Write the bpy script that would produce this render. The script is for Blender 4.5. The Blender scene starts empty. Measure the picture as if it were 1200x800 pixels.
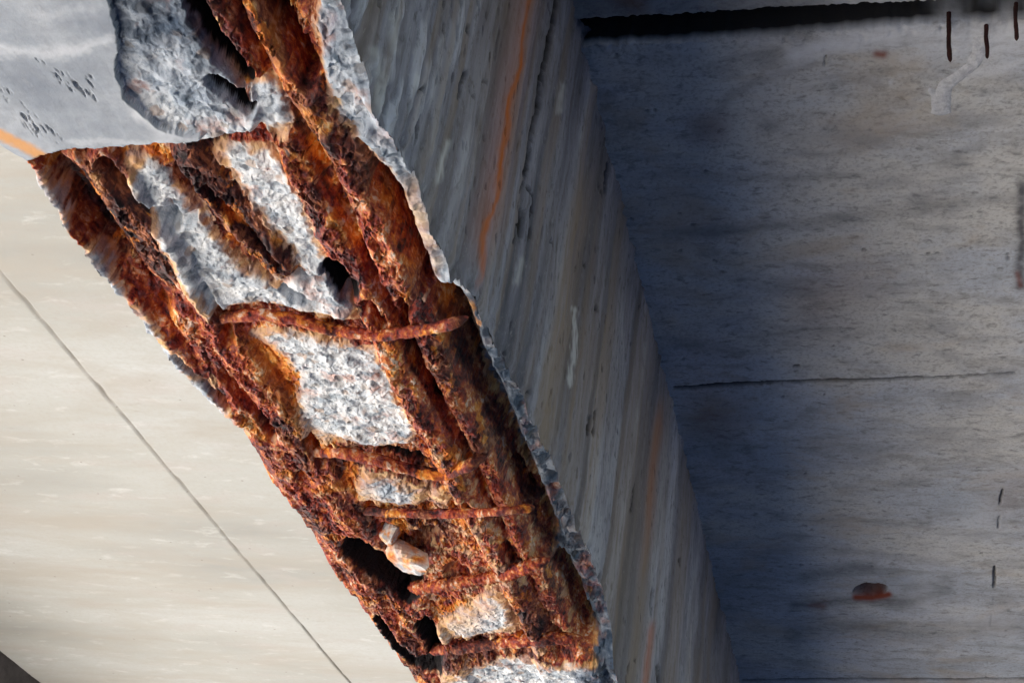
import bpy, math
import numpy as np

# ------------------------------------------------------------------ scene
S = bpy.context.scene
COL = S.collection
F32 = np.float32
rng = np.random.default_rng(7)

# ------------------------------------------------------------------ camera (surveyed from the photograph's vanishing points)
FOC = 2000.0
CX, CY = 600.0, 400.0
vY = np.array([465., 1195., FOC]); vY /= np.linalg.norm(vY)       # along the beam
vX = np.array([8600., 0., -FOC]); vX -= vY*(vX@vY); vX /= np.linalg.norm(vX)
vZ = np.cross(vX, vY)
# (right, down, forward) components of the world axes
if vZ[1] > 0: vZ = -vZ
M = np.stack([vX, vY, vZ], 0)      # rows: world axes in camera (r,d,f);   world = M @ cam

def ray(px, py):
    c = np.stack([np.asarray(px, float)-CX, np.asarray(py, float)-CY, np.full(np.shape(px), FOC)], -1)
    return c @ M.T
def hit_z(px, py, z):
    d = ray(px, py); return d*(z/d[..., 2])[..., None]
def hit_x(px, py, x):
    d = ray(px, py); return d*(x/d[..., 0])[..., None]
def proj(P):
    c = P @ M
    return CX+FOC*c[..., 0]/c[..., 2], CY+FOC*c[..., 1]/c[..., 2]

# ------------------------------------------------------------------ dimensions (m, camera at the origin, eye 1.5 m above the ground)
ZB = 1.0            # soffit of the beam
ZD = 1.78           # soffit of the deck
XL, XR = -0.938, -0.514
NXR = -3.085        # near face of the neighbouring beam
GZ = -1.5

# ------------------------------------------------------------------ noise
def _hash(i, j, k, seed):
    h = (i.astype(np.uint32)*np.uint32(374761393)) ^ (j.astype(np.uint32)*np.uint32(668265263)) ^ (k.astype(np.uint32)*np.uint32(2147483647)) ^ np.uint32((seed*974634777+12345) & 0xffffffff)
    h = (h ^ (h >> np.uint32(13)))*np.uint32(1274126177)
    h = (h ^ (h >> np.uint32(15)))*np.uint32(2246822519)
    return (h ^ (h >> np.uint32(16)))
def noise(x, y, z=None, seed=0):
    """gradient noise, about -1..1"""
    x = np.asarray(x, np.float64); y = np.broadcast_to(np.asarray(y, np.float64), x.shape)
    z = np.zeros_like(x) if z is None else np.broadcast_to(np.asarray(z, np.float64), x.shape)
    flat = not np.any(z)
    xi, yi, zi = np.floor(x), np.floor(y), np.floor(z)
    fx, fy, fz = (x-xi).astype(F32), (y-yi).astype(F32), (z-zi).astype(F32)
    xi = xi.astype(np.int64); yi = yi.astype(np.int64); zi = zi.astype(np.int64)
    u = fx*fx*fx*(fx*(fx*6-15)+10); v = fy*fy*fy*(fy*(fy*6-15)+10); w = fz*fz*fz*(fz*(fz*6-15)+10)
    out = np.zeros(x.shape, F32)
    for c in ((0,) if flat else (0, 1)):
        for b in (0, 1):
            for a in (0, 1):
                h = _hash(xi+a, yi+b, zi+c, seed)
                gx = ((h & 255).astype(F32)/127.5-1); gy = (((h >> 8) & 255).astype(F32)/127.5-1); gz = (((h >> 16) & 255).astype(F32)/127.5-1)
                g = gx*(fx-a)+gy*(fy-b)+gz*(fz-c)
                wt = (u if a else 1-u)*(v if b else 1-v)
                if not flat: wt = wt*(w if c else 1-w)
                out += g*wt
    return out*1.6
def fbm(x, y, z=None, oct=4, seed=0, gain=.5, ridged=False):
    s = 0; a = 1; t = 0
    for o in range(oct):
        n = noise(x*2**o+o*7.3, y*2**o-o*3.1, None if z is None else z*2**o+o*1.7, seed+o)
        if ridged: n = 1-2*np.abs(n)
        s = s+a*n; t += a; a *= gain
    return s/t
def worley(x, y, seed=0):
    """F1 and F2 and the id of the nearest cell"""
    xi, yi = np.floor(x).astype(np.int64), np.floor(y).astype(np.int64)
    f1 = np.full(x.shape, 9., F32); f2 = f1.copy(); idn = np.zeros(x.shape, F32)
    for b in (-1, 0, 1):
        for a in (-1, 0, 1):
            h = _hash(xi+a, yi+b, xi*0, seed)
            dx = xi+a+(h & 1023)/1023.-x; dy = yi+b+((h >> 10) & 1023)/1023.-y
            d = np.sqrt(dx*dx+dy*dy).astype(F32)
            m = d < f1
            f2 = np.where(m, f1, np.minimum(f2, d)); idn = np.where(m, ((h >> 20) & 255)/255., idn); f1 = np.where(m, d, f1)
    return f1, f2, idn
def sstep(a, b, x):
    t = np.clip((x-a)/(b-a), 0, 1); return t*t*(3-2*t)

# ------------------------------------------------------------------ survey sheets: features measured on the photograph, laid on the surfaces they belong to
RX0, RY0, RS = -200., -200., 0.5
RW, RH = 800, 600
gx, gy = np.meshgrid(np.arange(RW)/RS+RX0, np.arange(RH)/RS+RY0)
def poly(pts):
    pts = np.asarray(pts, float); ins = np.zeros(gx.shape, bool)
    n = len(pts)
    for i in range(n):
        x1, y1 = pts[i]; x2, y2 = pts[(i+1) % n]
        if y1 == y2: continue
        c = ((y1 > gy) != (y2 > gy)) & (gx < (x2-x1)*(gy-y1)/(y2-y1)+x1)
        ins ^= c
    return ins.astype(F32)
def line(pts, w):
    """soft stroke: 1 on the line falling to 0 at w"""
    pts = np.asarray(pts, float); d = np.full(gx.shape, 1e9)
    ws = np.broadcast_to(np.asarray(w, float), (len(pts),))
    for i in range(len(pts)-1):
        a, b = pts[i], pts[i+1]; ab = b-a
        t = np.clip(((gx-a[0])*ab[0]+(gy-a[1])*ab[1])/max(ab@ab, 1e-6), 0, 1)
        ww = ws[i]+(ws[i+1]-ws[i])*t
        d = np.minimum(d, np.hypot(gx-a[0]-t*ab[0], gy-a[1]-t*ab[1])/ww)
    return np.clip(1-d, 0, 1).astype(F32)
_fx = np.fft.rfftfreq(RW); _fy = np.fft.fftfreq(RH)
def blur(r, px):
    s = px*RS
    k = np.exp(-2*(math.pi*s)**2*(_fx[None, :]**2+_fy[:, None]**2))
    return np.fft.irfft2(np.fft.rfft2(r)*k, s=r.shape).astype(F32)
def samp(r, px, py):
    u = np.clip((px-RX0)*RS, 0, RW-1.001); v = np.clip((py-RY0)*RS, 0, RH-1.001)
    i = u.astype(np.int32); j = v.astype(np.int32); a = (u-i).astype(F32); b = (v-j).astype(F32)
    return (r[j, i]*(1-a)+r[j, i+1]*a)*(1-b)+(r[j+1, i]*(1-a)+r[j+1, i+1]*a)*b

# ------------------------------------------------------------------ object helpers
def empty(name, loc, label, cat, group=None):
    o = bpy.data.objects.new(name, None); COL.objects.link(o); o.location = loc
    o['label'] = label; o['category'] = cat; o['kind'] = 'thing'
    if group: o['group'] = group
    return o
def mesh_obj(name, V, Fq, mat, parent=None, attrs=None, smooth=True, label=None):
    V = np.asarray(V, np.float64).reshape(-1, 3)
    if parent is not None: V = V-np.array(parent.location)
    me = bpy.data.meshes.new(name)
    Fq = np.asarray(Fq, np.int32); k = Fq.shape[1]
    me.vertices.add(len(V)); me.vertices.foreach_set('co', V.astype(F32).ravel())
    me.loops.add(Fq.size); me.loops.foreach_set('vertex_index', Fq.ravel())
    me.polygons.add(len(Fq)); me.polygons.foreach_set('loop_start', np.arange(0, Fq.size, k, dtype=np.int32))
    me.polygons.foreach_set('use_smooth', np.full(len(Fq), smooth))
    me.update(calc_edges=True)
    for a, val in (attrs or {}).items():
        at = me.attributes.new(a, 'FLOAT', 'POINT'); at.data.foreach_set('value', np.asarray(val, F32).ravel())
    me.validate()
    if mat: me.materials.append(mat)
    o = bpy.data.objects.new(name, me); COL.objects.link(o); o.parent = parent
    if label: o['label'] = label
    return o
def grid_faces(ny, nx, flip=False):
    i = np.arange(ny*nx, dtype=np.int32).reshape(ny, nx)
    q = np.stack([i[:-1, :-1], i[:-1, 1:], i[1:, 1:], i[1:, :-1]], -1).reshape(-1, 4)
    return q[:, ::-1] if flip else q
def subset(V, Fq, keep, attrs):
    Fk = Fq[keep]; used = np.unique(Fk); m = np.full(len(V), -1, np.int32); m[used] = np.arange(len(used))
    return V[used], m[Fk], {a: np.asarray(v).ravel()[used] for a, v in attrs.items()}
def box(x0, x1, y0, y1, z0, z1):
    V = [(x, y, z) for z in (z0, z1) for y in (y0, y1) for x in (x0, x1)]
    return np.array(V, float), np.array([(0, 2, 3, 1), (4, 5, 7, 6), (0, 1, 5, 4), (2, 6, 7, 3), (0, 4, 6, 2), (1, 3, 7, 5)])

# ------------------------------------------------------------------ node helpers
class NT:
    def __init__(s, name):
        s.m = bpy.data.materials.new(name); s.m.use_nodes = True; s.t = s.m.node_tree
        s.b = s.t.nodes['Principled BSDF']; s.b.inputs['Specular IOR Level'].default_value = .25
        s.pos = s.n('ShaderNodeNewGeometry').outputs['Position']
    def n(s, t, **k):
        nd = s.t.nodes.new(t)
        for a, v in k.items(): setattr(nd, a, v)
        return nd
    def put(s, sock, v):
        if isinstance(v, bpy.types.NodeSocket): s.t.links.new(v, sock)
        else: sock.default_value = v
    def attr(s, name): return s.n('ShaderNodeAttribute', attribute_name=name).outputs['Fac']
    def noise(s, scale, detail=6, rough=.6, stretch=(1, 1, 1), dist=0., off=(0, 0, 0)):
        mp = s.n('ShaderNodeMapping'); s.put(mp.inputs['Vector'], s.pos); mp.inputs['Scale'].default_value = stretch; mp.inputs['Location'].default_value = off
        nd = s.n('ShaderNodeTexNoise'); s.put(nd.inputs['Vector'], mp.outputs[0])
        nd.inputs['Scale'].default_value = scale; nd.inputs['Detail'].default_value = detail; nd.inputs['Roughness'].default_value = rough; nd.inputs['Distortion'].default_value = dist
        return nd.outputs['Fac']
    def voro(s, scale, stretch=(1, 1, 1)):
        mp = s.n('ShaderNodeMapping'); s.put(mp.inputs['Vector'], s.pos); mp.inputs['Scale'].default_value = stretch
        nd = s.n('ShaderNodeTexVoronoi'); s.put(nd.inputs['Vector'], mp.outputs[0]); nd.inputs['Scale'].default_value = scale
        return nd.outputs['Distance'], nd.outputs['Color']
    def ramp(s, f, stops, interp='LINEAR'):
        nd = s.n('ShaderNodeValToRGB'); cr = nd.color_ramp; cr.interpolation = interp
        while len(cr.elements) < len(stops): cr.elements.new(.5)
        for e, (p, c) in zip(cr.elements, stops):
            e.position = p; e.color = (c, c, c, 1) if isinstance(c, (int, float)) else (*c, 1)
        s.put(nd.inputs['Fac'], f); return nd.outputs['Color']
    def mix(s, f, a, b, mode='MIX'):
        nd = s.n('ShaderNodeMix', data_type='RGBA', blend_type=mode)
        for sock, v in ((nd.inputs['Factor'], f), (nd.inputs[6], a), (nd.inputs[7], b)):
            if isinstance(v, tuple): v = (*v, 1) if len(v) == 3 else v
            s.put(sock, v)
        return nd.outputs[2]
    def math(s, op, a, b=0., c=0., clamp=False):
        nd = s.n('ShaderNodeMath', operation=op, use_clamp=clamp)
        s.put(nd.inputs[0], a); s.put(nd.inputs[1], b)
        if op == 'MULTIPLY_ADD': s.put(nd.inputs[2], c)
        return nd.outputs[0]
    def maprange(s, v, a, b, c=0., d=1.):
        nd = s.n('ShaderNodeMapRange'); s.put(nd.inputs[0], v)
        for i, k in enumerate((a, b, c, d)): nd.inputs[i+1].default_value = k
        return nd.outputs[0]
    def bump(s, h, strength=.5, dist=.002):
        nd = s.n('ShaderNodeBump'); nd.inputs['Strength'].default_value = strength; nd.inputs['Distance'].default_value = dist
        s.put(nd.inputs['Height'], h); s.t.links.new(nd.outputs[0], s.b.inputs['Normal'])
    def done(s, col, rough=.85):
        s.put(s.b.inputs['Base Color'], col); s.put(s.b.inputs['Roughness'], rough); return s.m

def rust_colour(t, dark=None, orange=None):
    n1 = t.noise(46, 8, .62, (1, .34, 1), .5)
    n2 = t.noise(130, 6, .7, (1, .6, 1), off=(3, 1, 2))
    n3 = t.noise(24, 6, .62, (1, .5, 1), .4, off=(9, 4, 1))
    n1 = t.maprange(t.math('ADD', t.math('MULTIPLY', n1, .62), t.math('MULTIPLY', t.noise(170, 4, .6, (1, .4, 1), .3, off=(4, 4, 7)), .38)), .37, .63)
    base = t.ramp(n1, [(.03, (.016, .005, .010)), (.16, (.11, .013, .014)), (.36, (.28, .036, .023)), (.55, (.47, .088, .031)), (.74, (.72, .26, .07)), (.92, (.82, .64, .52))])
    base = t.mix(t.maprange(n2, .52, .70, 0., .6), base, (.36, .20, .22))  # sky sheen painted into the rust as lavender patches
    base = t.mix(t.maprange(n2, .46, .3, 0., .7), base, (.022, .010, .010))
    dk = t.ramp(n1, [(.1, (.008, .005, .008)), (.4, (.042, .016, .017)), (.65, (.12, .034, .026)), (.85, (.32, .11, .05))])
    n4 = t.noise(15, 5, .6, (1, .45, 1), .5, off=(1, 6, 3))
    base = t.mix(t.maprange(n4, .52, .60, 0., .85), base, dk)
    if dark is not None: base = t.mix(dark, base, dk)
    o = t.ramp(n1, [(.05, (.28, .05, .012)), (.35, (.62, .155, .02)), (.65, (.80, .32, .045)), (.9, (.86, .62, .30))])
    of = t.maprange(n3, .57, .61, 0., .9)
    if orange is not None: of = t.math('MAXIMUM', t.math('MULTIPLY', of, .8), orange)
    return t.mix(of, base, o), n1, n2

def mat_spall():
    t = NT('spalled_concrete_and_rust')
    rust, n1, n2 = rust_colour(t, t.attr('dark'), t.attr('orange'))
    c1 = t.noise(34, 8, .66, dist=.6); c2 = t.noise(120, 4, .6, off=(5, 5, 5))
    con = t.ramp(c1, [(.3, (.15, .18, .21)), (.40, (.40, .45, .51)), (.50, (.70, .74, .78)), (.62, (.87, .88, .89))])
    con = t.mix(t.maprange(c2, .45, .33, 0., .6), con, (.14, .18, .23))
    con = t.mix(t.maprange(t.noise(22, 4, .6, off=(2, 8, 1)), .56, .68, 0., .65), con, (.66, .34, .25))
    con = t.mix(t.maprange(t.noise(30, 3, .6, off=(7, 8, 4)), .58, .7, 0., .4), con, (.30, .40, .48))
    vd, vc = t.voro(62); vs_ = t.n('ShaderNodeSeparateColor'); t.put(vs_.inputs[0], vc)
    con = t.mix(t.math('MULTIPLY', t.maprange(vs_.outputs[0], .58, .60), t.maprange(vd, .55, .4, 0., .75)), con, t.ramp(vs_.outputs[1], [(.2, (.20, .22, .26)), (.5, (.42, .40, .38)), (.7, (.50, .36, .28)), (.9, (.80, .82, .84))]))
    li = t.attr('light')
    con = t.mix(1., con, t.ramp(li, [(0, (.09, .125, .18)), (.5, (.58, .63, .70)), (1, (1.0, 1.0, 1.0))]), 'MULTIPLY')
    con = t.mix(t.math('MULTIPLY', t.attr('stain'), t.maprange(c1, .3, .6, .4, 1.)), con, t.ramp(c1, [(.3, (.45, .12, .03)), (.5, (.66, .30, .07)), (.65, (.76, .52, .26))]))
    col = t.mix(t.attr('rust'), con, rust)
    col = t.mix(t.attr('void'), col, (.010, .008, .010))  # near-black colour stands for the unlit depth of holes and cracks
    h = t.math('ADD', t.math('MULTIPLY', n1, .6), t.math('ADD', t.math('MULTIPLY', n2, .5), t.math('MULTIPLY', c2, .5)))
    t.bump(h, .5, .003)
    return t.done(col, t.maprange(t.attr('rust'), 0., 1., .85, .6))
def mat_bar():
    t = NT('rusted_steel')
    rust, n1, n2 = rust_colour(t, t.attr('dark'), None)
    t.bump(t.math('ADD', n1, t.math('MULTIPLY', n2, .7)), .6, .003)
    return t.done(rust, .75)
def mat_intact():
    t = NT('smooth_soffit_concrete')
    a = t.noise(9, 6, .6); b = t.noise(60, 6, .65); c = t.noise(26, 5, .6, (1.6, .5, 1))
    col = t.ramp(a, [(.34, (.20, .235, .29)), (.48, (.28, .32, .375)), (.62, (.37, .41, .465))])
    col = t.mix(t.maprange(b, .56, .38, 0., .3), col, (.20, .22, .26))
    col = t.mix(t.maprange(c, .6, .74, 0., .5), col, (.48, .50, .54))
    col = t.mix(t.math('MULTIPLY', t.attr('scar'), t.maprange(b, .3, .6, .1, .45)), col, (.14, .15, .17))
    col = t.mix(t.attr('white'), col, (.72, .76, .82))
    col = t.mix(t.attr('ostain'), col, (.66, .30, .06))
    t.bump(t.math('ADD', b, c), .4, .002)
    return t.done(col, .75)
def mat_left_deck():
    t = NT('pale_deck_concrete')
    a = t.noise(1.3, 5, .55, (.5, 1.3, 1)); b = t.noise(9, 6, .62, (.35, 1.1, 1), .3); c = t.noise(24, 5, .6, (.42, 1, 1), .4, off=(3, 3, 3)); d = t.noise(90, 4, .7)
    col = t.ramp(a, [(.32, (.315, .325, .315)), (.48, (.41, .425, .415)), (.66, (.47, .495, .50))])
    col = t.mix(t.maprange(b, .48, .34, 0., .5), col, (.42, .40, .39))
    col = t.mix(t.maprange(c, .58, .74, 0., .4), col, (.67, .70, .71))
    col = t.mix(t.maprange(d, .54, .36, 0., .25), col, (.36, .34, .31))
    col = t.mix(t.maprange(t.noise(3.4, 6, .62, (.45, 1.5, 1), .4, off=(4, 1, 1)), .47, .66, 0., .75), col, (.37, .352, .318))
    col = t.mix(t.maprange(t.noise(40, 6, .7, (.5, 1, 1), off=(1, 1, 7)), .60, .72, 0., .4), col, (.33, .31, .29))
    vd, vc = t.voro(22); vs_ = t.n('ShaderNodeSeparateColor'); t.put(vs_.inputs[0], vc)
    col = t.mix(t.math('MULTIPLY', t.math('GREATER_THAN', vs_.outputs[0], .72), t.maprange(vd, .10, .05, 0., .65)), col, (.22, .20, .18))
    col = t.mix(t.attr('joint'), col, (.19, .17, .15))
    col = t.mix(t.attr('rust'), col, (.55, .27, .07))
    t.bump(t.math('ADD', b, t.math('ADD', c, d)), .3, .002)
    return t.done(col, .8)
def mat_right_deck():
    t = NT('weathered_deck_concrete')
    a = t.noise(2.6, 6, .6, (.6, 1, 1)); b = t.noise(14, 8, .68, (.5, 1.1, 1), .5); c = t.noise(60, 5, .65, (.6, 1, 1), .3, off=(3, 3, 3)); d = t.noise(140, 3, .7)
    col = t.ramp(a, [(.3, (.46, .52, .60)), (.45, (.60, .64, .70)), (.56, (.70, .70, .68)), (.7, (.60, .64, .69))])
    col = t.mix(t.maprange(b, .5, .33, 0., .5), col, (.22, .215, .22))
    col = t.mix(t.maprange(c, .6, .72, 0., .5), col, (.62, .60, .56))
    col = t.mix(t.maprange(c, .46, .31, 0., .7), col, (.19, .19, .20))
    col = t.mix(t.maprange(d, .5, .34, 0., .4), col, (.20, .19, .19))
    col = t.mix(t.maprange(t.noise(5, 5, .6, (.7, 1, 1), .5, off=(8, 2, 2)), .54, .68, 0., .5), col, (.52, .43, .33))
    col = t.mix(t.maprange(t.noise(7, 6, .65, (.7, 1.2, 1), .5, off=(1, 2, 9)), .52, .66, 0., .45), col, (.30, .31, .34))
    col = t.mix(t.attr('stain'), col, (.10, .10, .115))
    col = t.mix(t.attr('brown'), col, (.20, .095, .055))
    col = t.mix(t.math('MULTIPLY', t.attr('white'), t.maprange(b, .3, .55, .45, 1.)), col, (.82, .85, .90))
    col = t.mix(t.attr('rust'), col, (.26, .05, .022))
    col = t.mix(t.attr('crack'), col, (.02, .02, .022))  # near-black; also stands for the unlit depth of the hole and joint
    t.bump(t.math('ADD', b, t.math('ADD', c, d)), .4, .003)
    return t.done(col, .8)
def mat_side():
    t = NT('board_marked_concrete')
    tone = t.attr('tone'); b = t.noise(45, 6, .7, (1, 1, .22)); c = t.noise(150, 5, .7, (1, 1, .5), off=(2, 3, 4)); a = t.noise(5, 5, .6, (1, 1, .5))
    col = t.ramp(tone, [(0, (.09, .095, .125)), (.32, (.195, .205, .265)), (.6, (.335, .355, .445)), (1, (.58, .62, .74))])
    col = t.mix(t.maprange(a, .45, .66, 0., .45), col, (.255, .24, .25))
    col = t.mix(t.maprange(b, .5, .32, 0., .65), col, (.12, .12, .125))
    col = t.mix(t.maprange(c, .58, .74, 0., .4), col, (.6, .62, .64))
    e_ = t.noise(60, 6, .72, (1, 1, .7), off=(6, 6, 6))
    col = t.mix(t.maprange(e_, .46, .32, 0., .75), col, (.10, .105, .12))
    col = t.mix(t.attr('tan'), col, (.29, .225, .165))
    col = t.mix(t.attr('white'), col, (.72, .76, .80))
    col = t.mix(t.attr('rust'), col, (.52, .15, .035))
    col = t.mix(t.attr('crack'), col, (.015, .015, .016))
    t.bump(t.math('ADD', t.math('ADD', b, e_), c), .5, .003)
    return t.done(col, .85)
def mat_plain(name, lo, hi, scale=6):
    t = NT(name); a = t.noise(scale, 8, .65); b = t.noise(scale*9, 5, .7)
    col = t.mix(t.maprange(b, .55, .35, 0., .4), t.ramp(a, [(.3, lo), (.7, hi)]), tuple(x*.5 for x in lo))
    t.bump(b, .4, .004); return t.done(col, .85)
def mat_crust():
    t = NT('lime_crust'); a = t.noise(90, 6, .7); b = t.noise(300, 3, .7)
    col = t.ramp(a, [(.3, (.52, .54, .58)), (.55, (.76, .78, .82)), (.7, (.86, .87, .90))])
    t.bump(t.math('ADD', a, b), .6, .003); return t.done(col, .8)

M_SP, M_BAR, M_IN, M_LD, M_RD, M_SD, M_CR = mat_spall(), mat_bar(), mat_intact(), mat_left_deck(), mat_right_deck(), mat_side(), mat_crust()
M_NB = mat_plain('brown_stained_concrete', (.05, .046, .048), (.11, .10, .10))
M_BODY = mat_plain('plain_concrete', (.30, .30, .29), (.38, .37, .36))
def mat_ground():
    t = NT('pale_dry_sand'); a = t.noise(1.2, 8, .65); b = t.noise(11, 5, .7)
    sx_ = t.n('ShaderNodeSeparateXYZ'); t.put(sx_.inputs[0], t.pos)
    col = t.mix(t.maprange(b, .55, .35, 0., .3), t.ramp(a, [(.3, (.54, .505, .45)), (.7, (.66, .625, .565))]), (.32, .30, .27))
    col = t.mix(t.maprange(t.math('MULTIPLY_ADD', a, 1.6, sx_.outputs[0]), -1.7, -.5), col, (.24, .225, .20))  # ground darkened toward the beam to soften the light it bounces up
    t.bump(b, .4, .004); return t.done(col, .85)
M_GR = mat_ground()

# ================================================================== THE SPALLED BEAM
beam = empty('concrete_beam', (-.72, 2.0, ZB), 'thick concrete beam with its underside broken open over rusted reinforcing bars', 'bridge beam')

# ---- survey: bars
VP = np.array([1065., 1595.])
def to_vp(x, y, ys): return [(x+(VP[0]-x)*(yy-y)/(VP[1]-y), yy) for yy in ys]
BAR_A = [(215, -80), (254, 0), (306, 100), (358, 205), (385, 262), (415, 325), (448, 385), (482, 455), (510, 510), (536, 560), (562, 610), (612, 700), (660, 795), (690, 850)]
BAR_B = [(262, -80), (303, 0), (336, 70), (366, 122), (408, 188), (436, 252), (466, 325), (494, 375), (524, 432), (555, 492), (578, 535), (603, 595), (632, 655), (660, 715), (686, 780), (715, 850)]
BAR_C = to_vp(112, 192, [180, 240, 300, 360, 420, 480, 540, 600, 660, 720, 780, 850])
BAR_C1 = [(150, 318), (205, 398), (255, 455), (300, 512), (340, 570)]
BAR_D = [(218, 180), (238, 208), (268, 246), (300, 280), (328, 312)]
ST = [
    ([(232, 384), (265, 376), (305, 373), (345, 378), (390, 392), (440, 398), (495, 392), (530, 384), (548, 376)], 8.5),
    ([(345, 532), (395, 534), (440, 543), (490, 558), (520, 562), (548, 550), (570, 538)], 8.5),
    ([(405, 600), (450, 604), (500, 606), (560, 604), (600, 602), (626, 598)], 6.5),
    ([(478, 694), (520, 690), (570, 683), (615, 671), (644, 660)], 9),
    ([(500, 766), (540, 764), (590, 757), (640, 754), (682, 752)], 9),
]
BARS = [(BAR_A, 18), (BAR_B, 22), ([(x-17, y) for x, y in BAR_C], 18), ([(x+15, y) for x, y in BAR_C], 20), (BAR_C1, 11), (BAR_D, 19)]
# ---- survey: areas
A_INTACT = [(-200, -200), (118, -200), (126, 0), (134, 30), (140, 62), (137, 95), (146, 118), (165, 134), (186, 152), (214, 160), (246, 163), (225, 168), (180, 170), (150, 172), (110, 175), (80, 176), (48, 184), (20, 200), (-200, 150)]
A_BROKEN = [(118, -200), (190, -200), (228, 0), (246, 48), (280, 92), (300, 120), (304, 150), (270, 152), (240, 166), (200, 166), (150, 130), (120, 60)]
A_CHUNK = [(296, 88), (318, 84), (334, 110), (345, 150), (325, 158), (302, 140)]
A_RIMT = [(372, -60), (430, -60), (440, 0), (470, 120), (520, 200), (560, 320), (545, 345), (512, 334), (496, 300), (480, 250), (458, 205), (420, 165), (390, 140), (378, 90), (372, 40)]
A_RIML = [(20, 170), (46, 184), (72, 216), (84, 250), (86, 274), (112, 282), (128, 296), (136, 318), (156, 340), (176, 362), (196, 392), (222, 424), (256, 462), (296, 504), (260, 530), (180, 460), (100, 370), (10, 240)]
A_P1 = [(148, 178), (172, 190), (196, 206), (218, 232), (240, 262), (262, 292), (285, 316), (318, 330), (352, 326), (384, 334), (404, 346), (424, 352), (444, 384), (404, 384), (350, 371), (300, 367), (256, 372), (236, 350), (216, 320), (204, 292), (186, 268), (168, 236), (152, 206)]
A_P2 = [(250, 172), (300, 176), (336, 186), (346, 212), (356, 240), (370, 270), (388, 304), (404, 336), (380, 330), (345, 318), (332, 296), (316, 268), (290, 242), (266, 214), (246, 190)]
A_P3 = [(288, 394), (330, 388), (380, 402), (440, 408), (474, 412), (458, 424), (474, 438), (474, 462), (484, 482), (496, 505), (482, 524), (436, 530), (386, 530), (358, 504), (346, 474), (352, 448), (330, 420), (304, 404)]
A_P4 = [(412, 566), (438, 552), (474, 560), (498, 570), (498, 594), (462, 598), (422, 594)]
A_P4B = [(504, 566), (526, 570), (546, 582), (544, 602), (516, 604), (506, 588)]
A_P4C = [(552, 580), (590, 582), (588, 598), (556, 602)]
A_P5 = [(560, 690), (592, 684), (616, 708), (612, 742), (576, 750), (508, 750), (512, 730), (548, 716), (566, 704)]
A_P6 = [(512, 778), (550, 768), (600, 766), (660, 768), (694, 764), (716, 800), (740, 900), (500, 900), (530, 806)]
A_P7 = [(540, 622), (560, 620), (584, 650), (596, 676), (576, 680), (560, 650)]
A_RIMR = [(534, 335), (540, 378), (550, 420), (564, 455), (574, 500), (590, 535), (608, 580), (624, 625), (648, 665), (664, 705), (676, 745), (680, 800), (780, 800), (740, 640), (690, 500), (620, 380), (580, 320)]
O_P3 = [(262, 384), (300, 402), (336, 424), (354, 448), (350, 474), (366, 506), (392, 532), (356, 510), (330, 474), (305, 440), (282, 414)]
ORANGES = [([(168, 174), (190, 176), (206, 190), (196, 196), (172, 190)], 1), ([(355, 172), (398, 176), (400, 196), (372, 206), (352, 190)], 1), ([(462, 206), (486, 214), (500, 250), (512, 290), (520, 322), (500, 318), (484, 272), (468, 240)], 1),
           (O_P3, 1.1), ([(470, 418), (486, 428), (470, 444), (456, 424)], 1), ([(352, 505), (396, 520), (396, 545), (362, 530)], .8), ([(405, 545), (426, 566), (452, 590), (496, 590), (496, 602), (430, 604), (396, 566)], .9),
           ([(506, 584), (520, 590), (548, 604), (520, 606), (506, 600)], 1), ([(455, 620), (480, 620), (478, 640), (446, 645)], .9), ([(520, 606), (545, 616), (575, 650), (590, 690), (566, 650)], .9),
           ([(512, 724), (540, 706), (588, 700), (584, 720), (556, 738), (516, 746)], 1), ([(380, 420), (384, 640), (430, 700), (450, 740), (420, 720), (376, 640)], .25), ([(318, 8), (330, 60), (350, 100), (338, 110), (312, 50)], .9),
           ([(340, 110), (372, 118), (380, 150), (350, 152)], .7), ([(50, 190), (62, 200), (78, 230), (70, 240), (54, 216)], .9), ([(100, 186), (122, 200), (136, 222), (116, 214)], .8), ([(415, 640), (440, 650), (470, 700), (440, 700), (400, 650)], .35),
           ([(650, 560), (676, 610), (690, 650), (668, 640), (650, 590)], .4)]
RECESS_SHADE = [([(60, 180), (150, 180), (240, 310), (200, 330), (130, 300), (70, 230)], 1)]  # shade of the left recess, painted as darker rust
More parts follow.
